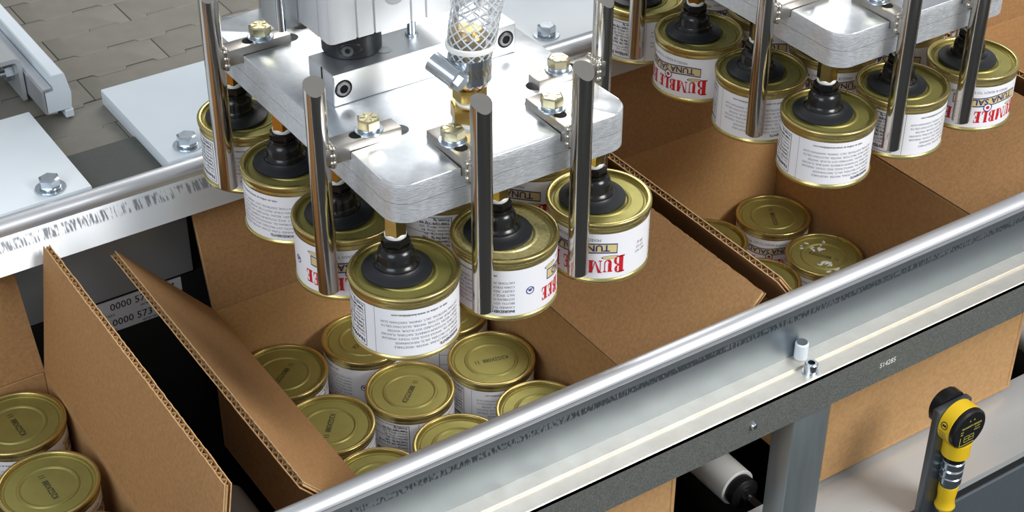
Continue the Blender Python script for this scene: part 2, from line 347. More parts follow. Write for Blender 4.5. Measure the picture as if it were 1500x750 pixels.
    for L, ang in ro:
        for verts, faces, mi, off in L:
            b2 = BM(); vv = [b2.verts.new((a, b, 0)) for a, b in verts]
            for fc in faces:
                try: b2.faces.new([vv[i] for i in fc])
                except ValueError: pass
            x0 = min(a for a, b in verts); x1 = max(a for a, b in verts); k = math.ceil(x0 / .0025) * .0025
            if x1 - x0 > .0025:
                while k < x1:
                    bmesh.ops.bisect_plane(b2, geom=b2.verts[:] + b2.edges[:] + b2.faces[:], dist=1e-7, plane_co=(k, 0, 0), plane_no=(1, 0, 0)); k += .0025
            mp = {}
            for v_ in b2.verts:
                a = R(ang) - v_.co.x / RL; r = RL + off; mp[v_] = bm.verts.new((r * math.cos(a), r * math.sin(a), zc - v_.co.y))
            for fc in b2.faces:
                n = bm.faces.new([mp[q] for q in fc.verts]); n.material_index = mi
                n.normal_update(); c = n.calc_center_median()
                if n.normal.x * c.x + n.normal.y * c.y < 0: n.normal_flip()
            b2.free()
    pr = finish(bm, 'label_print', ['ink_red', 'ink_blue', 'ink_gold', 'ink_black', 'ink_grey', 'paper'], 0)
    # date code on the end panel
    bm = BM(); v, f_ = text_geo('K2G2X088  11', .0058, 0.01, 'CENTER', .75)
    vv = [bm.verts.new((a, b, -.00268)) for a, b in v]
    for fc in f_: bm.faces.new([vv[i] for i in fc])
    code = finish(bm, 'date_code', 'ink_code', 0)
    return shell, lid, label, pr, code
CAN = can_meshes()
def can(x, y, z, rot, label, group, code=None, name='tuna_can', speck=False, glare=False):
    t = thing(name, (x, y, z), label, 'can', group); t.rotation_euler = (0, 0, R(rot))
    add_mesh('can_shell', CAN[0], t); l = add_mesh('lid', CAN[1], t); p = add_mesh('paper_label', CAN[2], t); add_mesh('label_print', CAN[3], p)
    if speck:
        l.data = CAN[1].copy(); l.data.materials[0] = MATS['gold_speck']
    if glare:
        bm = BM(); rnd = random.Random(5)
        for k in range(26):
            a = rnd.choice((1.2, 4.0)) + rnd.gauss(0, .30); q = rnd.uniform(.009, .024); w = rnd.uniform(.0006, .0017)
            bmesh.ops.create_icosphere(bm, subdivisions=2, radius=1, matrix=Matrix.Translation((q * math.cos(a), q * math.sin(a), -.0026)) @ Matrix.Rotation(rnd.uniform(0, 3), 4, 'Z') @ Matrix.Diagonal((w * 1.9, w, .0004, 1)))
        add_mesh('glare_blobs', finish(bm, 'glare_blobs', 'glare_white', 60), l)  # pale blobs modelled in place of glare streaks
    if code is not None:
        c = add_mesh('date_code', CAN[4], l); c.rotation_euler = (0, 0, R(code - rot))
    return t

# ---------------------------------------------------------------- the setting: floor
bm = BM(); box(bm, -3, 3.5, -3, 3.5, -1.25, -ZO)
o = build('floor', bm, 'floor_paint'); o['kind'] = 'structure'; o['label'] = 'dark painted shop floor under the machine'

bm = BM(); box(bm, -3, 3.5, 3.5, 3.6, -ZO, 1.8)
o = build('wall_back', bm, 'wall_paint'); o['kind'] = 'structure'; o['label'] = 'plain workshop wall far behind the machine'
# ---------------------------------------------------------------- guide rails
X0, X1 = -0.75, 1.15
def circ(cy, cz, r, a0, a1, n): return [(cy + r * math.cos(R(a0 + (a1 - a0) * i / n)), cz + r * math.sin(R(a0 + (a1 - a0) * i / n))) for i in range(n + 1)]
t = thing('guide_rail', (0, -0.06, -0.14), 'shiny rolled-edge steel guide rail running diagonally across the foreground', 'rail', 'guide rails')
bm = BM(); extrude_x(bm, circ(-.0522, -.1023, .0073, 0, 360, 28)[:-1], X0, X1); build('rolled_tube', bm, 'stainless', t)
bm = BM(); extrude_x(bm, [(-.0592, -.1000), (-.0575, -.1000), (-.0605, -.1417), (-.0625, -.1417)], X0, X1); build('rail_face', bm, 'rail_front_shaded', t)
bm = BM(); extrude_x(bm, [(-.0735, -.1418), (-.0605, -.1418), (-.0605, -.1400), (-.0632, -.1400), (-.0735, -.1402)], X0, X1); build('rail_foot', bm, 'steel_lit', t)
bm = BM(); cyl(bm, (.2677, -.0668, -.1402), .0047, .0135, 24, bev=.001); build('rubber_stop_pin', bm, 'uhmw', t)
bm = BM(); cyl(bm, (.2677, -.0668, -.1266), .0037, .0004, 20); build('pin_end', bm, 'screw_grey', t)
t = thing('angle_bar', (0, -0.08, -0.17), 'dark steel angle bar carrying the front guide rail, with a bright top ledge', 'steel bar')
bm = BM(); box(bm, X0, X1, -.0876, -.0600, -.1460, -.1420, .0005, 1); build('ledge', bm, 'steel_lit', t)
bm = BM(); box(bm, X0, X1, -.0876, -.0836, -.1735, -.1422, .0004, 1); build('front_face', bm, 'steel_shaded', t)
def cap_screw(bmx, c, r, h, ax='Z', mi=0, hole=1):
    if ax == 'Z':
        lathe(bmx, [(r, 0), (r, h - .0006), (r - .0006, h), (r * .55, h)], c, 24, mi); hexp(bmx, (c[0], c[1], c[2] + h - .0018), r * .55, .0001, 0.3, 0, mi=hole)
        lathe(bmx, [(r * .58, h), (r * .50, h - .002), (0, h - .002)], c, 6, hole)
    else:  # axis -Y, head facing the camera side
        lathe(bmx, [(r, 0), (r, -h + .0006), (r - .0006, -h), (r * .56, -h)], c, 28, mi, 'Y'); lathe(bmx, [(r * .56, -h), (r * .5, -h + .0022), (0, -h + .0022)], c, 6, hole, 'Y')
bm = BM(); cyl(bm, (.2647, -.0805, -.1420), .0058, .0010, 24); cap_screw(bm, (.2647, -.0805, -.1410), .0046, .0072); build('cap_screw', bm, ['zinc', 'dark_hole'], t)
bm = BM(); lathe(bm, [(.0026, 0), (.0026, -.0012), (.0018, -.0024), (0, -.0028)], (.2101, -.0876, -.1583), 16, 0, 'Y'); build('rivet', bm, 'zinc', t)
bm = BM(); v, f_ = text_geo('S14285', .0062, .01, 'CENTER', .85)
vv = [bm.verts.new((.3325 + a, -.08772, -.1585 + b)) for a, b in v]
for fc in f_: bm.faces.new([vv[i] for i in fc])
build('stamped_number', bm, 'tape', t, smooth=0)

t = thing('guide_rail', (0, 0.26, -0.093), 'rolled-edge steel guide rail behind the cartons, below the white plastic plates', 'rail', 'guide rails')
bm = BM(); extrude_x(bm, circ(.2645, -.0617, .0073, 0, 360, 28)[:-1], X0, X1); build('rolled_tube', bm, 'stainless', t)
bm = BM(); extrude_x(bm, [(.2582, -.0640), (.2600, -.0636), (.2442, -.0842), (.2427, -.0848)], X0, X1); build('rail_face', bm, 'rail_back_lit', t)

# side frame behind the cartons
t = thing('back_side_frame', (0, .30, -.31), 'grey sheet side frame seen under the rear guide rail', 'machine frame')
bm = BM(); box(bm, -.75, -.0185, .2960, .2985, -.1705, -.0935, .0006, 1); build('upper_sheet', bm, 'panel_grey', t)
bm = BM(); box(bm, -.75, X1, .3000, .3400, -.380, -.1745, .001, 1); build('lower_beam', bm, 'frame_dark', t)
bm = BM(); box(bm, -.0185, X1, .3100, .3130, -.1740, -.0990); build('back_sheet', bm, 'frame_dark', t)
bm = BM(); box(bm, -.75, X1, .296, .36, -.0985, -.0935); build('top_flange', bm, 'frame_dark', t)
s = thing('phone_number_sticker', (-.066, .2995, -.19), 'pale sticker printed 0000 573 370 between the two upright flaps', 'sticker')
bm = BM(); box(bm, -.1260, -.0285, .2990, .2999, -.2030, -.1745); build('paper', bm, 'sticker', s)
bm = BM()
def wall_text(bm, txt, size, x, y, z, bold=0.0, sx=1.0, align='LEFT'):
    v, f_ = text_geo(txt, size, bold, align, sx); vv = [bm.verts.new((x + a, y, z + b)) for a, b in v]
    for fc in f_: bm.faces.new([vv[i] for i in fc])
for z in (-.1805, -.1950): wall_text(bm, '0000 573 3707', .0088, -.0865, .29885, z, .005, .98)
build('numbers', bm, 'ink_black', s, smooth=0)
bm = BM()
for z in (-.1872, -.2012):
    wall_text(bm, 'Express', .0048, -.0985, .29885, z); wall_text(bm, 'www.vizza.com', .0050, -.0630, .29885, z + .0008, 0, 1.1)
build('small_print', bm, 'ink_grey', s, smooth=0)

# front side frame, post, rollers
t = thing('front_side_frame', (0, -.06, -.40), 'brushed steel side channel of the roller conveyor, lower right', 'machine frame')
bm = BM(); extrude_x(bm, [(-.0340, -.3090), (-.0340, -.3300), (-.0355, -.3300), (-.0355, -.3108), (-.0600, -.3128), (-.0660, -.3150), (-.0960, -.3150), (-.0960, -.3190), (-.0985, -.3190), (-.0985, -.3130), (-.0660, -.3130), (-.0600, -.3108), (-.0355, -.3088)], X0, X1); build('steel_flange', bm, 'flange_steel', t)
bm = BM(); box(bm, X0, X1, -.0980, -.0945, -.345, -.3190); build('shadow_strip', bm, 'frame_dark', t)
bm = BM(); box(bm, X0, X1, -.090, .298, -.372, -.362); build('shade_sheet', bm, 'shade_black', t)  # added sheet, coloured as black shade in the gaps
bm = BM(); box(bm, X0, X1, -.1000, -.0950, -.56, -.3275, .001, 1); build('side_panel', bm, 'slate_panel', t)
bm = BM(); box(bm, .2513, .2847, -.0850, -.0640, -.3135, -.1738, .0012, 2)
o = build('support_post', bm, 'post_steel', org=(.268, -.075, -.3135)); tag(o, 'grey steel post holding up the angle bar beside the white roller', 'post')
MRC = [None]
def roller(x, label, m_='roller'):
    t = thing('conveyor_roller', (x, .10, -.3185), label, 'roller', 'conveyor rollers')
    if MRC[0] is None:
        bm = BM(); lathe(bm, [(0, -.102), (.0150, -.102), (.0155, -.1015), (.0155, .1015), (.0150, .102), (0, .102)], (0, 0, 0), 32, 0, 'Y'); a = finish(bm, 'sleeve', 'roller')
        bm = BM(); lathe(bm, [(0, -.113), (.0085, -.113), (.0095, -.1125), (.0105, -.1115), (.0125, -.111), (.0130, -.1105), (.0130, -.102), (0, -.102)], (0, 0, 0), 32, 0, 'Y'); b = finish(bm, 'end_cap', 'sensor_black')
        bm = BM(); lathe(bm, [(0, -.139), (.0035, -.139), (.0035, -.118), (.0060, -.1175), (.0062, -.113), (0, -.113)], (0, 0, 0), 24, 0, 'Y'); c = finish(bm, 'axle', 'screw_grey')
        bm = BM(); lathe(bm, [(0, .102), (.0130, .102), (.0130, .1105), (.0062, .113), (.0035, .198), (0, .198)], (0, 0, 0), 24, 0, 'Y'); d = finish(bm, 'far_axle', 'screw_grey')
        MRC[0] = (a, b, c, d)
    for n, me in zip(('sleeve', 'end_cap', 'axle', 'far_axle'), MRC[0]): add_mesh(n, me, t)
RX = [(-.0520, 'roller seen deep down between the two upright flaps at the left'), (.0603, 'roller under the middle carton, second from its left'), (.1727, 'roller under the right edge of the middle carton'),
      (.2850, 'white plastic roller with black end cap beside the steel post'), (.3973, 'roller under the left half of the right carton'), (.5096, 'roller under the right half of the right carton'), (.6220, 'white roller at the right picture edge beyond the right carton'),
      (-.1643, 'roller under the right edge of the left carton'), (-.2766, 'roller under the left carton')]
for x, l in RX: roller(x, l)

# ---------------------------------------------------------------- cartons
ZT, ZB, TH = -.171, -.303, .0040
def flap(parent, hinge_a, hinge_b, v, name='flap', seg=110, jag=.0007, pitch=.0062, inner=1, bow=0.0):
    """corrugated flap: hinge line a->b, flutes along v; two liner sheets and the fluted medium between them"""
    a, b, v = Vector(hinge_a), Vector(hinge_b), Vector(v); u = b - a; n = u.cross(v).normalized() * inner; lt = .00035
    rnd = random.Random(hash((round(a.x, 3), round(b.y, 3))) & 0xffff)
    bm = BM()
    for side, mi in ((TH / 2, 0), (-TH / 2, 1)):
        prev = None; j = 0.0
        for i in range(seg + 1):
            s_ = i / seg; j = .3 * j + rnd.uniform(-jag, jag) * .5; cut = 0.0
            col = []
            for k in range(7):
                w = k / 6; p = a + u * s_ + v * w * (1 + (j - cut) / v.length) + n * (side + bow * math.sin(w * PI / 2) * 0); col.append((bm.verts.new(p - n.normalized() * lt), bm.verts.new(p + n.normalized() * lt)))
            if prev:
                for k in range(6):
                    for q in (0, 1):
                        f_ = bm.faces.new((prev[k][q], col[k][q], col[k + 1][q], prev[k + 1][q])); f_.material_index = mi
                f_ = bm.faces.new((prev[6][0], col[6][0], col[6][1], prev[6][1])); f_.material_index = 2
            else:
                for k in range(6): bm.faces.new((col[k][0], col[k][1], col[k + 1][1], col[k + 1][0])).material_index = 2
            prev = col
        for k in range(6): bm.faces.new((prev[k][0], prev[k][1], prev[k + 1][1], prev[k + 1][0])).material_index = 2
    nw = int(u.length / pitch) * 8; prev = None; off = TH / 2 - lt
    for i in range(nw + 1):
        s_ = i / nw; h = math.sin(i / 8 * 2 * PI) * off; p = a + u * s_ + n * h; e = v * (1 - .0006 / v.length)
        c = [(bm.verts.new(p + e * w - n * .00016), bm.verts.new(p + e * w + n * .00016)) for w in (0, 1)]
        if prev:
            for q in (0, 1): bm.faces.new((prev[0][q], c[0][q], c[1][q], prev[1][q])).material_index = 2
            bm.faces.new((prev[1][0], c[1][0], c[1][1], prev[1][1])).material_index = 2
        prev = c
    bmesh.ops.recalc_face_normals(bm, faces=bm.faces)
    return build(name, bm, ['kraft', 'kraft_liner', 'kraft_flute'], parent, smooth=40)
def carton(x0, x1, y0, y1, label, lv, rv, bv):
    """x0.. are inner faces; lv, rv = (dx, dz) of the left / right flap, bv = (dy, dz) of the rear flap"""
    t = thing('carton', ((x0 + x1) / 2, (y0 + y1) / 2, ZB), label, 'carton', 'cardboard cartons on the conveyor')
    X_0, X_1, Y_0, Y_1 = x0 - TH, x1 + TH, y0 - TH, y1 + TH
    bm = BM(); box(bm, X_0, X_1, Y_0, Y_1, ZB, ZB + .003, .0006, 1); build('base_panel', bm, 'kraft_wall', t)
    for nm, d in (('left', (X_0, x0, Y_0, Y_1)), ('right', (x1, X_1, Y_0, Y_1)), ('front', (x0, x1, Y_0, y0)), ('rear', (x0, x1, y1, Y_1))):
        bm = BM(); box(bm, *d, ZB + .003, ZT, .0007, 1); build('wall_panel', bm, 'kraft_wall', t)
    if lv: flap(t, (x0 - TH / 2, y0, ZT), (x0 - TH / 2, y1, ZT), (lv[0], 0, lv[1]), inner=1)
    if rv: flap(t, (x1 + TH / 2, y0, ZT), (x1 + TH / 2, y1, ZT), (rv[0], 0, rv[1]), inner=-1)
    if bv: flap(t, (x0, y1 + TH / 2, ZT), (x1, y1 + TH / 2, ZT), (0, bv[0], bv[1]), inner=1)
    return t
Y0I, Y1I = -.0400, .2405
carton(-.3635, -.1575, Y0I, Y1I, 'open cardboard carton at the left picture edge, its right flap upright', (-.066, .077), (.0160, .1010), (.0400, .0900))
carton(-.0275, .1815, Y0I, Y1I, 'open cardboard carton in the middle, half filled with cans under the nearer gripper', (-.0660, .0780), (.0700, .0750), (.0230, .0960))
carton(.3290, .5330, Y0I, Y1I + .007, 'open cardboard carton at the right under the farther gripper', (-.0610, .0810), (.0700, .0740), (.0230, .0960))
carton(.6850, .8890, Y0I, Y1I + .007, 'next cardboard carton beyond the right picture edge, only its flap edge showing', (-.0610, .0810), (.0700, .0740), (.0230, .0960))

# ---------------------------------------------------------------- cans standing in the cartons
G1 = 'cans packed in the middle carton'
packed = [(.0074, .2054, -20, 35, 'packed can at the rear left corner of the middle carton'), (.0788, .2081, 120, 20, 'packed can in the middle of the rear row, partly behind the hanging front can'),
          (.1500, .2048, -60, None, 'packed can at the rear right corner of the middle carton'), (.0074, .1333, 10, -130, 'packed can in the left column, second row from the rear'),
          (.0758, .1352, -110, 40, 'packed can at the centre of the middle carton, a red letter on its side'), (.1462, .1334, -150, 165, 'packed can in the right column of the middle carton, bead ring and date code up'),
          (.0082, .0625, 0, None, 'packed can at the lower left of the middle carton, cut off by the rail'), (.0740, .0632, 0, None, 'packed can just above the rail in the middle column of the middle carton'),
          (.1440, .0629, 0, 100, 'packed can just above the rail in the right column of the middle carton'),
          (.0082, -.0060, 0, None, 'packed can hidden behind the rail, front left of the middle carton'), (.0758, -.0060, 0, None, 'packed can hidden behind the rail, front middle of the middle carton'), (.1440, -.0060, 0, None, 'packed can hidden behind the rail, front right of the middle carton')]
for x, y, r, c, l in packed:
    can(x, y, -.2190, r, l, G1, c)
    can(x, y, -.2190 - HC - .0002, r + 70, 'can of the bottom layer in the middle carton, under the top layer', 'bottom layer of the middle carton')
G0 = 'cans packed in the left carton'
for x, y, r, c, l in [(-.1918, .2050, -185, 92, 'upper of the two gold can lids at the left picture edge'), (-.1960, .1340, -198, 92, 'lower of the two gold can lids at the left picture edge'),
                      (-.2640, .2050, 0, None, 'packed can in the left carton, outside the left picture edge'), (-.2640, .1340, 0, None, 'packed can in the left carton, left of the lower gold lid'), (-.1960, .0640, 0, None, 'packed can in the left carton, below the bottom picture edge')]:
    can(x, y, -.1750, r, l, G0, c)
    for k in (1, 2): can(x, y, -.1750 - k * (HC - .0002), r + 50 * k, 'can of a lower layer in the left carton', 'lower layers of the left carton')
G2 = 'cans packed in the right carton'
for x, y, r, c, l in [(.4994, .2118, 39, 60, 'packed can with tuna salad label at the rear right of the right carton'), (.4951, .1397, 10, -60, 'packed can with wet streaks on its lid, nearest the rail in the right carton'),
                      (.4260, .2118, 60, None, 'packed can half hidden by the upright flap, rear of the right carton'), (.4245, .1397, 60, None, 'packed can half hidden by the flap corner in the right carton'),
                      (.4951, .0690, 0, None, 'packed can hidden behind the rail in the right carton'), (.4245, .0690, 0, None, 'packed can hidden behind rail and flap in the right carton')]:
    can(x, y, -.2605, r, l, G2, c, glare='wet streaks' in l)
# ---------------------------------------------------------------- grippers
PX, PY = .0707, .0715
ZP0, ZP1, ZP2, ZSL, ZA = .0400, .0525, .0655, .0600, .0712
PXL, PXR, PYF, PYB = -.0125, .1535, -.0148, .2295
def outline(notch, rad=.015):
    """rounded rectangle, CCW, with round-ended notches: notch = {side: [(pos, depth, halfwidth)]}"""
    pts = []
    def corner(cx, cy, a0): pts.extend([(cx + rad * math.cos(R(a0 + 90 * i / 8)), cy + rad * math.sin(R(a0 + 90 * i / 8))) for i in range(9)])
    def nt(side):
        for pos, dep, hw in notch.get(side, []):
            arc = [(math.cos(R(180 - 180 * i / 8)) * hw, math.sin(R(180 * i / 8)) * hw) for i in range(9)]
            loc = [(-hw, 0)] + [(a, dep - hw + b) for a, b in arc] + [(hw, 0)]
            for a, b in loc:
                if side == 'F': pts.append((pos + a, PYF + b))
                if side == 'R': pts.append((PXR - b, pos + a))
                if side == 'B': pts.append((pos - a, PYB - b))
                if side == 'L': pts.append((PXL + b, pos - a))
    corner(PXL + rad, PYF + rad, 180); nt('F'); corner(PXR - rad, PYF + rad, 270); nt('R'); corner(PXR - rad, PYB - rad, 0); nt('B'); corner(PXL + rad, PYB - rad, 90); nt('L')
    return pts
HW = .0066
FX = (.0380, .1070); LY = (.0410, .1810)
NOTCH = {'F': [(x, .0440, HW) for x in FX], 'R': [(y, .0400, HW) for y in LY], 'B': [(x, .0440, HW) for x in FX[::-1]], 'L': [(y, .0425, HW) for y in LY[::-1]]}
ARMS = [('F', FX[0]), ('F', FX[1]), ('R', LY[0]), ('R', LY[1]), ('B', FX[0]), ('B', FX[1]), ('L', LY[0]), ('L', LY[1])]
def rod_bm(x, y, z0, z1, ang):
    """round bar with coped top; ang = direction the cope slopes down to"""
    bm = BM(); r = .00635; seg = 32
    def ring(rr, z): return [bm.verts.new((x + rr * math.cos(2 * PI * i / seg), y + rr * math.sin(2 * PI * i / seg), z)) for i in range(seg)]
    rings = [ring(r - .0008, z0), ring(r, z0 + .0008)]
    for k in range(2):
        rr = r if k == 0 else r * .55
        rg = []
        for i in range(seg):
            a = 2 * PI * i / seg; s_ = rr * math.cos(a - ang); q = rr * math.sin(a - ang)
            rg.append(bm.verts.new((x + rr * math.cos(a), y + rr * math.sin(a), z1 - .0022 - s_ * .42 + abs(q) ** 2 * 36 - s_ * abs(s_) * 22)))
        rings.append(rg)
    for a, b in zip(rings[:-1], rings[1:]):
        for i in range(seg): bm.faces.new((a[i], a[(i + 1) % seg], b[(i + 1) % seg], b[i]))
    bm.faces.new(rings[0][::-1]); cv = bm.verts.new((x, y, z1 - .0022))
    for i in range(seg): bm.faces.new((rings[-1][i], rings[-1][(i + 1) % seg], cv))
    return bm
def suction_cup(t, cx, cy, zl):
    bm = BM(); prof = [(0, .0), (.0185, .0), (.0208, .0004), (.0211, .0012), (.0208, .0020), (.0175, .0032), (.0146, .0042), (.0138, .0052), (0, .0052)]
    lathe(bm, prof, (cx, cy, zl), 48)
    cup = build('suction_cup', bm, 'rubber', t, smooth=45)
    bm = BM(); lathe(bm, [(.0136, .0050), (.0134, .0060), (.0116, .0074), (.0112, .0086), (.0113, .0126), (.0105, .0148), (.0092, .0166), (.0080, .0172), (.0080, .0180), (.0, .0180)], (cx, cy, zl), 40); build('cup_neck', bm, 'rubber_neck', cup, smooth=40)
    bm = BM(); lathe(bm, [(.0088, .0176), (.0088, .0192)], (cx, cy, zl), 24); hexp(bm, (cx, cy, zl + .0176), .0086, .0066, .3); build('hex_collar', bm, 'rubber_neck', cup)
    bm = BM(); lathe(bm, [(.0062, .0236), (.0066, .0246), (.0066, .0262), (.0060, .0270)], (cx, cy, zl), 24); build('thread_tape', bm, 'tape', cup)
    bm = BM(); hexp(bm, (cx, cy, zl + .0264), .0070, ZP0 - zl - .0264 + .0004, .1); build('brass_nipple', bm, 'brass', cup)
def hex_bolt(t, x, y, z, rot, head='yellow_zinc'):
    bm = BM(); lathe(bm, [(0, 0), (.0082, 0), (.0085, .0003), (.0085, .0012), (.0082, .0015), (0, .0015)], (x, y, z), 32); w = build('flat_washer', bm, 'zinc', t)
    bm = BM(); lathe(bm, [(0, 0), (.0064, 0), (.0066, .0003), (.0066, .0019), (0, .0022)], (x, y, z + .0015), 28); build('lock_washer', bm, 'zinc', w)
    bm = BM(); hexp(bm, (x, y, z + .0035), .0072, .0056, rot, .0008)
    for k in range(6):
        a = rot + PI / 6 + k * PI / 3; c, s_ = math.cos(a), math.sin(a); p = []
        for rr, q in ((.0020, -.00032), (.0049, -.00032), (.0049, .00032), (.0020, .00032)): p.append((x + c * rr - s_ * q, y + s_ * rr + c * q))
        prism(bm, p, z + .0090, z + .00945)
    build('hex_bolt', bm, head, t)
def gripper(off, label, detail):
    ox, oy, oz = off
    t = thing('vacuum_gripper', off, label, 'gripper', 'vacuum grippers')
    T = lambda bm: bmesh.ops.translate(bm, verts=bm.verts, vec=Vector(off)) and bm
    keep = ORG[t.name]; ORG[t.name] = Vector((0, 0, 0))       # parts below are written in the gripper's own frame
    bm = BM(); prism(bm, outline({}), ZP0, ZP1 - .0001, 0, 0, 1); build('lower_plate', bm, ['alu_edge', 'alu_top'], t)
    bm = BM(); prism(bm, outline({}), ZP1 + .0001, ZSL, 0, 0, 1); prism(bm, outline(NOTCH), ZSL, ZP2, .0006, 0, 1); up = build('upper_plate', bm, ['alu_edge', 'alu_top'], t)
    for side, p in ARMS:
        d = {'F': (0, -1), 'B': (0, 1), 'L': (-1, 0), 'R': (1, 0)}[side]
        ex, ey = {'F': (p, PYF), 'B': (p, PYB), 'L': (PXL, p), 'R': (PXR, p)}[side]
        rx, ry = ex + d[0] * .0170, ey + d[1] * .0117
        inn = .0385 if side in 'FB' else .0345
        ix, iy = ex - d[0] * inn, ey - d[1] * inn; w = .0062
        bm = BM(); xa, xb = sorted((ix, rx)); ya, yb = sorted((iy, ry))
        if d[0]: box(bm, xa, xb, p - w, p + w, ZSL + .0002, ZA, .0007, 2)
        else: box(bm, p - w, p + w, ya, yb, ZSL + .0002, ZA, .0007, 2)
        arm = build('guide_arm', bm, 'arm_steel', t)
        bxp, byp = ix + d[0] * .0185, iy + d[1] * .0185
        if side in 'FB': bxp, byp = ix + d[0] * .0195, iy + d[1] * .0195
        # slotted hole beside the bolt
        bm = BM(); sx_, sy_ = bxp + d[0] * .0058, byp + d[1] * .0058
        pl = []
        for i in range(24):
            a = 2 * PI * (i + .5) / 24; pl.append((sx_ + math.cos(a) * .0040 + abs(d[0]) * math.copysign(.0030, math.cos(a)), sy_ + math.sin(a) * .0040 + abs(d[1]) * math.copysign(.0030, math.sin(a))))
        prism(bm, pl, ZA - .001, ZA + .00012); build('slot', bm, 'dark_hole', arm)
        build('guide_rod', rod_bm(rx, ry, -.0300, .1125, math.atan2(d[1], d[0]) if side in 'FB' else math.atan2(-1, d[0] * .3)), 'rod_steel', arm)
        # weld beads where arm meets rod
        bm = BM()
        for s_ in (-1, 1):
            for k in range(8):
                zz = ZA - .0005 - k * .0016; px_, py_ = rx - d[0] * .0060 + d[1] * s_ * .0052, ry - d[1] * .0060 + d[0] * s_ * .0052
                bmesh.ops.create_icosphere(bm, subdivisions=2, radius=.0021 + .0004 * math.sin(k * 2.1 + s_), matrix=Matrix.Translation((px_, py_, zz)))
        for k in range(4):
            q = (k - 1.5) * .0028; bmesh.ops.create_icosphere(bm, subdivisions=2, radius=.0021, matrix=Matrix.Translation((rx - d[0] * .0062 + d[1] * q, ry - d[1] * .0062 + d[0] * q, ZA + .0002)))
        build('weld_bead', bm, 'weld', arm, smooth=60)
        hex_bolt(t, bxp, byp, ZA, random.uniform(0, 1), 'yellow_zinc')
    for i in range(3):
        for j in range(4): suction_cup(t, i * PX - .0030, j * PY + .0030, -.0019)
    # mounting block
    bm = BM(); box(bm, .0045, .1345, .0845, .1165, ZP2 + .0001, .0865, .0006, 1); blk = build('mounting_block', bm, 'alu_block', t)
    bm = BM(); box(bm, .0040, .0046, .0985, .0991, ZP2 + .0008, .0868); build('seam', bm, 'dark_hole', blk)
    for x in (.0110, .1270):
        bm = BM(); lathe(bm, [(.0058, -.0002), (.0058, .0004)], (x, .0845, .0765), 28, 1, 'Y'); lathe(bm, [(.0058, -.00015), (0, -.00015)], (x, .0845, .0765), 28, 1, 'Y'); cap_screw(bm, (x, .0850, .0765), .0049, .0012, 'Y'); build('socket_screw', bm, ['screw_grey', 'dark_hole'], blk)
    bm = BM(); lathe(bm, [(.0046, .0002), (.0042, .0002)], (.0470, .0975, .0865), 28, 0); lathe(bm, [(.0043, .00015), (0, .00015)], (.0470, .0975, .0865), 28, 1); build('tapped_hole', bm, ['alu_block', 'panel_grey'], blk)
    bm = BM(); cyl(bm, (.0715, .1060, .0864), .0042, .0018, 20, bev=.0005); cyl(bm, (.0715, .1060, .0880), .0029, .0400, 20); build('dowel_pin', bm, 'zinc', blk)
    # hose fitting
    hx, hy = .0640, .0270
    bm = BM(); lathe(bm, [(0, 0), (.0105, 0), (.0108, .0008), (.0104, .0030), (.0, .0032)], (hx, hy, ZP2), 32); build('seal_ring', bm, 'tape', t)
    bm = BM(); hexp(bm, (hx, hy, ZP2 + .0030), .0122, .0095, .2, .0008); fit = build('brass_fitting', bm, 'brass', t)
    bm = BM(); lathe(bm, [(.0082, .0125), (.0086, .0135), (.0082, .0145), (.0086, .0155), (.0080, .0165)], (hx, hy, ZP2), 28); build('thread', bm, 'tape', fit)
    bm = BM(); hexp(bm, (hx, hy, ZP2 + .0160), .0102, .0085, .5, .0006); build('upper_hex', bm, 'brass', fit)
    bm = BM(); lathe(bm, [(.0070, .0245), (.0084, .0260), (.0084, .0560), (.0098, .0575), (.0084, .0600), (.0070, .0620), (0, .0620)], (hx, hy, ZP2), 28); build('barb', bm, 'brass', fit)
    path = [Vector((hx + .0009 * (k / 12) * 8 * (k / 12), hy + .0, .0925 + .105 * k / 24)) for k in range(25)]
    bm = BM(); tube(bm, path, lambda s_: .0122 + .0024 * min(1, max(0, s_ - .12) * 6), 40, False); tube(bm, path[::-1], lambda s_: .0098 + .0018 * min(1, max(0, .88 - s_) * 6), 40, False); hose = build('clear_hose', bm, 'clear_hose', t, smooth=60)
    bm = BM()
    for hand in (-1, 1):
        for st in range(12):
            pts = []
            for k in range(61):
                w = k / 60; c = path[0].lerp(path[-1], w); kk = w * 24; i0 = min(23, int(kk)); c = path[i0].lerp(path[i0 + 1], kk - i0)
                rr = .0112 + .0022 * min(1, max(0, w - .12) * 6); a = hand * w * 2 * PI * 1.35 + st * 2 * PI / 12; pts.append(c + Vector((rr * math.cos(a), rr * math.sin(a), 0)))
            tube(bm, pts, .00048, 5, False)
    build('braid', bm, 'braid', hose, smooth=60)
    bm = BM(); lathe(bm, [(.0126, .1150), (.0148, .1152), (.0150, .1166), (.0148, .1180), (.0136, .1184)], (path[5].x, hy, .0), 40); build('white_ring', bm, 'nylon', hose, smooth=60)
    bm = BM(); lathe(bm, [(.0124, .0950), (.0131, .0950), (.0131, .1105), (.0124, .1105), (.0124, .0950)], (hx, hy, 0), 48); cl = build('hose_clamp', bm, 'zinc', t)
    bm = BM()
    for k in range(11):
        a = R(-160 + k * 13); c_, s_ = math.cos(a), math.sin(a); M_ = Matrix.Translation((hx + c_ * .01312, hy + s_ * .01312, .1028)) @ Matrix.Rotation(a, 4, 'Z') @ Matrix.Rotation(.35, 4, 'X')
        bmesh.ops.create_cube(bm, size=1, matrix=M_ @ Matrix.Diagonal((.0002, .0007, .0062, 1)))
    build('band_slots', bm, 'brass', cl)
    ca = R(-165); M0 = Vector((hx + math.cos(ca) * .0190, hy + math.sin(ca) * .0190, .1060)); ax = Vector((.35, -.9, -.35)).normalized()
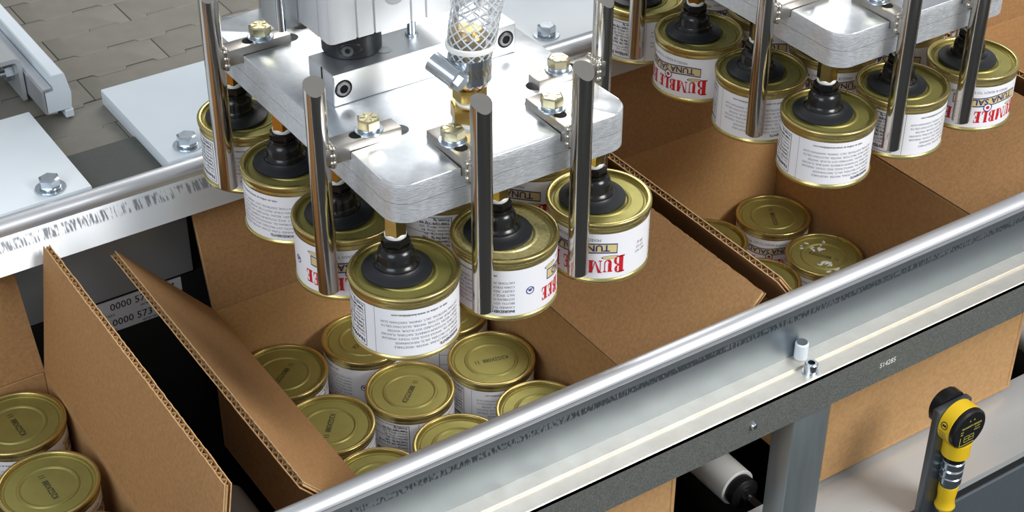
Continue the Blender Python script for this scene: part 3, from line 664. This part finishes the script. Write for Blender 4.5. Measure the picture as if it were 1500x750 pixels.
    bm = BM(); tube(bm, [M0 - ax * .011, M0 - ax * .004, M0 + ax * .004, M0 + ax * .0075], .0062, 24); build('worm_housing', bm, 'zinc', cl)
    bm = BM(); tube(bm, [M0 + ax * .0072, M0 + ax * .0125], .0056, 6); tube(bm, [M0 + ax * .0070, M0 + ax * .0082], .0068, 24); build('clamp_screw', bm, 'zinc', cl)
    ORG[t.name] = keep
    return t
GA = (0, 0, 0); GB = (.350, .0156, -.0116)
gripper(GA, 'nearer aluminium vacuum gripper with steel guide rods and a clear braided hose', True)
gripper(GB, 'farther aluminium vacuum gripper at the upper right picture edge', True)
# ---------------------------------------------------------------- cans hanging from the grippers
rows = ['front row', 'second row', 'third row', 'rear row']; cols = ['left', 'middle', 'right']
rotA = {(0, 0): -153, (1, 0): -213, (2, 0): 23, (0, 1): 58, (0, 2): -217, (0, 3): -150, (1, 1): -100, (2, 1): 10}
rotB = {(0, 0): -168, (1, 0): -128, (2, 0): 62, (0, 1): -185, (0, 2): 3, (0, 3): -120, (1, 1): 40, (2, 1): 20}
special = {(0, 0, 0): 'frontmost hanging can of the nearer gripper, fine print on its label', (0, 1, 0): 'hanging can with a speckled gold lid between the two front guide rods', (0, 2, 0): 'hanging can with red brand lettering at the nearer gripper, front right',
           (0, 0, 1): 'hanging can behind the frontmost one, red letters beside the left guide rod', (0, 0, 2): 'hanging can third from the front along the nearer gripper left side', (0, 0, 3): 'rearmost hanging can at the nearer gripper left side, beside the rear rail',
           (1, 0, 0): 'frontmost hanging can of the farther gripper, fine print on its label', (1, 1, 0): 'hanging can of the farther gripper behind its front guide rod', (1, 2, 0): 'hanging can of the farther gripper at the right picture edge',
           (1, 0, 1): 'hanging can of the farther gripper behind its left guide rod', (1, 0, 2): 'hanging can of the farther gripper with full red brand lettering in view', (1, 0, 3): 'rear left hanging can of the farther gripper at the top picture edge'}
for g, (of, ra) in enumerate(((GA, rotA), (GB, rotB))):
    for i in range(3):
        for j in range(4):
            dx, dy, dz = (.003, .0, .0) if (g, i, j) == (0, 0, 3) else (0, 0, 0)
            l = special.get((g, i, j), 'hanging can in the %s, %s column, of the %s gripper' % (rows[j], cols[i], 'nearer' if g == 0 else 'farther'))
            can(of[0] + i * PX + dx, of[1] + j * PY + dy, of[2] + dz, ra.get((i, j), random.uniform(0, 360)), l, 'cans held by the nearer gripper' if g == 0 else 'cans held by the farther gripper', speck='speckled' in l)

# ---------------------------------------------------------------- lift cylinder above the nearer gripper
t = thing('lift_cylinder', (.05, .12, .0866), 'silver grooved pneumatic cylinder standing on the nearer gripper', 'cylinder')
bm = BM(); lathe(bm, [(0, 0), (.0180, 0), (.0186, .0006), (.0186, .0135), (.0180, .0141), (0, .0141)], (.0330, .1130, .0866), 48); rg = build('shaft_collar', bm, 'black_oxide', t)
a = R(-121)
bm = BM(); bmesh.ops.create_uvsphere(bm, u_segments=20, v_segments=12, radius=.0052, matrix=Matrix.Translation((.0330 + .0172 * math.cos(a), .1130 + .0172 * math.sin(a), .0934)) @ Matrix.Rotation(a, 4, 'Z') @ Matrix.Diagonal((.45, 1.5, .95, 1))); build('screw_recess', bm, 'sensor_black', rg)
bm = BM(); tube(bm, [Vector((.0330 + r_ * math.cos(a), .1130 + r_ * math.sin(a), .0934)) + Vector((-.0012, .0008, 0)) for r_ in (.016, .0203)], .0036, 24); tube(bm, [Vector((.0330 + r_ * math.cos(a), .1130 + r_ * math.sin(a), .0934)) + Vector((-.0012, .0008, 0)) for r_ in (.0200, .02045)], .0018, 6, True, 1); build('collar_screw', bm, ['screw_grey', 'dark_hole'], rg)
bx0, bx1, by0, by1 = .0085, .0960, .0940, .1640
def body_poly(z_in=0.0):
    c = .0035; p = [(bx0 + c, by0)]
    for gx in (.0265, .0385, .0640, .0745): p += [(gx, by0), (gx + .0003, by0 + .0012), (gx + .0013, by0 + .0012), (gx + .0016, by0)]
    p += [(bx1 - c, by0), (bx1, by0 + c), (bx1, by1 - c), (bx1 - c, by1), (bx0 + c, by1), (bx0, by1 - c)]
    for gy in (.1450, .1250, .1080): p += [(bx0, gy), (bx0 + .0012, gy - .0003), (bx0 + .0012, gy - .0013), (bx0, gy - .0016)]
    p += [(bx0, by0 + c), (bx0 + c * .3, by0 + c * .3)]
    return p
bm = BM(); prism(bm, body_poly(), .1015, .1950, 0); bmesh.ops.recalc_face_normals(bm, faces=bm.faces); bd = build('cylinder_body', bm, 'alu_cast', t, smooth=30)
for x, z in ((.0540, .1245), (.0540, .175)):
    bm = BM(); lathe(bm, [(.0078, -.0003), (.0070, -.0001), (.0070, .0004)], (x, by0, z), 32, 1, 'Y'); lathe(bm, [(.0070, -.00015), (0, -.00015)], (x, by0, z), 32, 1, 'Y'); cap_screw(bm, (x - .0005, by0 + .0002, z + .0006), .0050, .0016, 'Y'); build('end_screw', bm, ['zinc', 'panel_grey'], bd)
bm = BM(); cyl(bm, (.0330, .1130, .0866 + .014), .0095, .006, 32); build('piston_rod', bm, 'rod_steel', t)
bm = BM(); box(bm, -.0060, .0084, .1330, .1560, .0980, .1950, .001, 2); build('side_bracket', bm, 'panel_grey', t)
bm = BM(); tube(bm, [(-.0035, .1325, .0990), (-.0035, .1325, .190)], .0028, 16); build('tie_rod', bm, 'zinc', t)

# ---------------------------------------------------------------- infeed deck behind the rail
ZPL, ZBT = -.0560, -.0690
def deck_bolt(t, x, y, z):
    bm = BM(); lathe(bm, [(0, 0), (.0105, 0), (.0108, .0003), (.0106, .0012), (0, .0014)], (x, y, z), 36); w = build('flat_washer', bm, 'zinc', t)
    bm = BM(); lathe(bm, [(0, 0), (.0072, 0), (.0074, .0003), (.0074, .0018), (0, .0020)], (x, y, z + .0014), 28); build('lock_washer', bm, 'zinc', w)
    bm = BM(); hexp(bm, (x, y, z + .0032), .0075, .0062, .35, .0009); build('hex_bolt', bm, 'zinc', t)
t = thing('plastic_plate', (-.2, .33, ZPL - .013), 'white plastic wear plate at the left edge with a bolt near the rail', 'plate', 'white plastic deck plates')
bm = BM(); box(bm, -.55, -.0925, .2725, .3960, ZPL - .013, ZPL, .0008, 2); build('slab', bm, 'uhmw', t); deck_bolt(t, -.1175, .2850, ZPL)
t = thing('plastic_plate', (.3, .33, ZPL - .013), 'long white plastic wear plate running behind the nearer gripper', 'plate', 'white plastic deck plates')
bm = BM(); box(bm, -.0355, .95, .2725, .3985, ZPL - .013, ZPL, .0010, 2); build('slab', bm, 'uhmw', t)
for x in (-.0145, .2990, .62): deck_bolt(t, x, .2860, ZPL)
bm = BM(); box(bm, -.0920, -.0360, .2725, .3355, ZBT - .002, ZBT + .0035, .0005, 1); o = build('transfer_plate', bm, 'slate', org=(-.064, .30, ZBT - .002)); tag(o, 'dark grey transfer plate between the two white plastic plates', 'plate')
# belt of interlocking links: one mesh, staggered rows
t = thing('conveyor_belt', (0, .5, ZBT - .012), 'beige modular conveyor belt of interlocking plastic links', 'conveyor belt')
BW, BP, AMP = .1524, .0385, .0052
def belt_edge(phase):
    pts = [(0.0, 0.0)]
    per = BW / 3; out = []
    k = -1
    while k * per + phase < BW + per:
        s_ = k * per + phase; out += [(s_, 0.0), (s_ + .0006, AMP), (s_ + per / 2 - .0012, AMP), (s_ + per / 2 + .0008, 0.0)]; k += 1
    res = []
    def val(x):
        for (xa, ya), (xb, yb) in zip(out[:-1], out[1:]):
            if xa <= x <= xb: return ya + (yb - ya) * (x - xa) / max(1e-9, xb - xa)
        return 0.0
    xs = [.0003] + [x for x, y in out if .0003 < x < BW - .0003] + [BW - .0003]
    return [(x, val(x)) for x in xs]
def link_mesh(phase):
    e = belt_edge(phase); g = .00045
    poly = [(x, y + g) for x, y in e] + [(x, y + BP - g) for x, y in e[::-1]]
    bm = BM(); prism(bm, poly, -.011, 0, .0005); return finish(bm, 'belt_link', 'belt')
LM = {}
LAB = t
for row in range(-7, 6):
    yb = .5570 + row * BP - .0005; off = -.0375 if row % 2 == 0 else .0387
    for c in range(-3, 3):
        xl = off + c * BW
        if xl > .42 or xl + BW < -.45: continue
        ph = round(((.0025 - off) % (BW / 3)), 4)
        if ph not in LM: LM[ph] = link_mesh(ph)
        o = bpy.data.objects.new('belt_link', LM[ph]); COL.objects.link(o); o.parent = t; o.location = Vector((xl, yb, ZBT + random.uniform(-.0003, .0003))) - ORG[t.name]
bm = BM(); box(bm, -.50, .60, .275, .82, ZBT - .020, ZBT - .0125); build('carry_way', bm, 'frame_dark', t)
# side guide on the belt
t = thing('belt_side_guide', (-.07, .5, ZBT), 'white plastic side guide in a steel channel above the belt', 'side guide')
zs = -.0310
bm = BM()
prof = [(-.0790, ZBT + .0080), (-.0640, ZBT + .0080), (-.0610, ZBT + .0075), (-.0595, -.0480), (-.0625, zs - .0008), (-.0635, zs), (-.0715, zs), (-.0725, zs - .001), (-.0725, -.0440), (-.0790, -.0440)]
a_ = [bm.verts.new((x, .3930, z)) for x, z in prof]; b_ = [bm.verts.new((x, .90, z)) for x, z in prof]
for i in range(len(prof)): bm.faces.new((a_[i], b_[i], b_[(i + 1) % len(prof)], a_[(i + 1) % len(prof)]))
bm.faces.new(a_); bm.faces.new(b_); bmesh.ops.recalc_face_normals(bm, faces=bm.faces); build('plastic_strip', bm, 'uhmw', t, smooth=30)
bm = BM(); box(bm, -.0665, -.0600, .3920, .90, ZBT + .0008, ZBT + .0074, .0006, 1); build('lower_lip', bm, 'uhmw', t)
bm = BM(); k = .0016
prof = [(-.0735, -.0425), (-.0735, -.0425 + k), (-.0800, -.0425 + k), (-.0815, -.0425), (-.0815, ZBT + .0085), (-.0800, ZBT + .0070), (-.0720, ZBT + .0062), (-.0720, ZBT + .0078), (-.0795, ZBT + .0085), (-.0799, -.0432), (-.0795, -.0425)]
a_ = [bm.verts.new((x, .3935, z)) for x, z in prof]; b_ = [bm.verts.new((x, .90, z)) for x, z in prof]
for i in range(len(prof)): bm.faces.new((a_[i], b_[i], b_[(i + 1) % len(prof)], a_[(i + 1) % len(prof)]))
bm.faces.new(a_); bm.faces.new(b_); bmesh.ops.recalc_face_normals(bm, faces=bm.faces); build('steel_channel', bm, 'stainless', t, smooth=30)
bm = BM()
prof = [(-.0825, ZBT + .004), (-.0825, -.0325), (-.0845, -.0300), (-.0870, -.0290), (-.1700, -.0290), (-.1700, -.0325), (-.0880, -.0325), (-.0865, -.0335), (-.0858, -.0350), (-.0858, ZBT + .004)]
a_ = [bm.verts.new((x, .4300, z)) for x, z in prof]; b_ = [bm.verts.new((x, .4750, z)) for x, z in prof]
for i in range(len(prof)): bm.faces.new((a_[i], b_[i], b_[(i + 1) % len(prof)], a_[(i + 1) % len(prof)]))
bm.faces.new(a_); bm.faces.new(b_); bmesh.ops.recalc_face_normals(bm, faces=bm.faces); br = build('bent_bracket', bm, 'panel_grey', t, smooth=30)
bm = BM(); lathe(bm, [(0, -.0060), (.0062, -.0060), (.0066, -.0045), (.0066, 0), (0, 0)], (-.0860, .4480, -.0480), 6, 0, 'X'); lathe(bm, [(0, -.04), (.0028, -.04), (.0028, -.005)], (-.0860, .4480, -.0480), 16, 0, 'X'); build('nut_and_stud', bm, 'zinc', br)

# ---------------------------------------------------------------- proximity sensor and its bracket
t = thing('sensor_bracket', (.395, -.1035, -.40), 'grey flat steel bracket standing up with the yellow sensor', 'bracket')
bm = BM(); box(bm, .3718, .4050, -.1090, -.1022, -.42, -.2085, .0012, 2); build('bar', bm, 'bracket_steel', t)
t = thing('proximity_sensor', (.402, -.12, -.30), 'yellow and black round proximity sensor at the lower right', 'sensor')
cx, cz = .3885, -.2205
bm = BM(); lathe(bm, [(0, 0), (.0165, 0), (.0170, -.0005), (.0170, -.0105), (.0163, -.0110), (0, -.0110)], (cx, -.1092, cz), 48, 0, 'Y'); hd = build('yellow_housing', bm, 'sensor_yellow', t)
bm = BM(); lathe(bm, [(.0166, 0), (.0168, -.0004), (.0166, -.0034), (.0152, -.0046), (0, -.0048)], (cx, -.1200, cz), 48, 0, 'Y'); fc_ = build('face_cap', bm, 'sensor_black', t)
bm = BM(); yy = -.12488
def face_text(bm, s_, size, dx, dz, bold=0.0):
    v, f_ = text_geo(s_, size, bold); vv = [bm.verts.new((cx + dx + a, yy, cz + dz + b)) for a, b in v]
    for q in f_: bm.faces.new([vv[i] for i in q])
face_text(bm, 'PROXIMITY SENSOR', .0022, .001, .0040, .02); face_text(bm, '10-30V', .0020, .0070, .0012); face_text(bm, '200mA', .0020, .0070, -.0012); face_text(bm, 'BN', .0020, -.0080, .0010); face_text(bm, 'BK', .0020, -.0080, -.0012)
face_text(bm, '^  ^', .0040, .0005, .0085)
for a in ((-.009, -.0085, -.0125, -.004), (-.009, .006, -.0125, -.0120), (-.005, .005, -.0048, -.0044), (-.005, .005, -.0072, -.0068), (-.005, .005, -.0098, -.0094), (-.005, -.0046, -.0098, -.0044), (.0000, .0004, -.0098, -.0044), (.0046, .005, -.0098, -.0044)):
    v, f_ = rect2d(*a); bm.faces.new([bm.verts.new((cx + p, yy, cz + q)) for p, q in v])
bmesh.ops.recalc_face_normals(bm, faces=bm.faces); build('face_print', bm, 'sensor_print', fc_, smooth=0)
bm = BM()   # printed mark on the yellow side
def side_print(shape, a0, y0):
    v, f_ = shape; vv = [bm.verts.new((cx + .01708 * math.cos(a0 + q / .017), y0 - p, cz - .01708 * math.sin(a0 + q / .017) * -1)) for p, q in v]
    for fq in f_: bm.faces.new([vv[i] for i in fq])
side_print(arc2d(0, 0, .0024, .0031, 0, 2 * PI, 20), R(165), -.1145); side_print(rect2d(-.0018, .0018, -.0008, .0008), R(165), -.1145)
for k in range(4): side_print(rect2d(-.004 + (k % 2) * .001, .003, -.00025, .00025), R(185 + k * 6), -.1145)
build('side_print', bm, 'ink_black', hd, smooth=0)
bm = BM(); lathe(bm, [(0, 0), (.0150, 0), (.0150, .0075), (0, .0075)], (cx + .0035, -.1020, cz + .0020), 14, 0, 'Y'); lathe(bm, [(0, .0075), (.0125, .0075), (.0125, .0095), (0, .0095)], (cx + .0035, -.1020, cz + .0020), 36, 0, 'Y'); build('lock_nut', bm, 'sensor_black', t)
sy = -.1160
bm = BM(); lathe(bm, [(0, -.0150), (.0104, -.0150), (.0104, -.0275), (.0090, -.0285), (0, -.0285)], (cx, sy, cz), 36); build('yellow_stem', bm, 'sensor_yellow', t)
bm = BM(); lathe(bm, [(0, -.0285), (.0078, -.0285), (.0078, -.0335), (0, -.0335)], (cx, sy, cz), 32); build('o_ring', bm, 'sensor_black', t)
bm = BM(); pr = [(0, -.0335), (.0072, -.0335)]
for z0 in (-.0345, -.0420, -.0490): pr += [(.0084, z0), (.0084, z0 - .0055), (.0074, z0 - .0062)]
pr += [(.0068, -.0590), (0, -.0590)]
lathe(bm, pr, (cx, sy, cz), 36); build('knurled_coupling', bm, 'zinc', t)
bm = BM(); lathe(bm, [(0, -.0585), (.0072, -.0585), (.0074, -.0630), (.0066, -.0710), (.0068, -.0760), (.0078, -.0790), (.0070, -.0812), (0, -.0812)], (cx, sy, cz), 32); build('cable_boot', bm, 'sensor_yellow', t)
bm = BM(); tube(bm, [(cx, sy, cz - .080), (cx, sy, cz - .11), (cx + .004, sy + .001, cz - .15), (cx + .01, sy + .006, cz - .20)], .0032, 16); build('cable', bm, 'cable_grey', t)
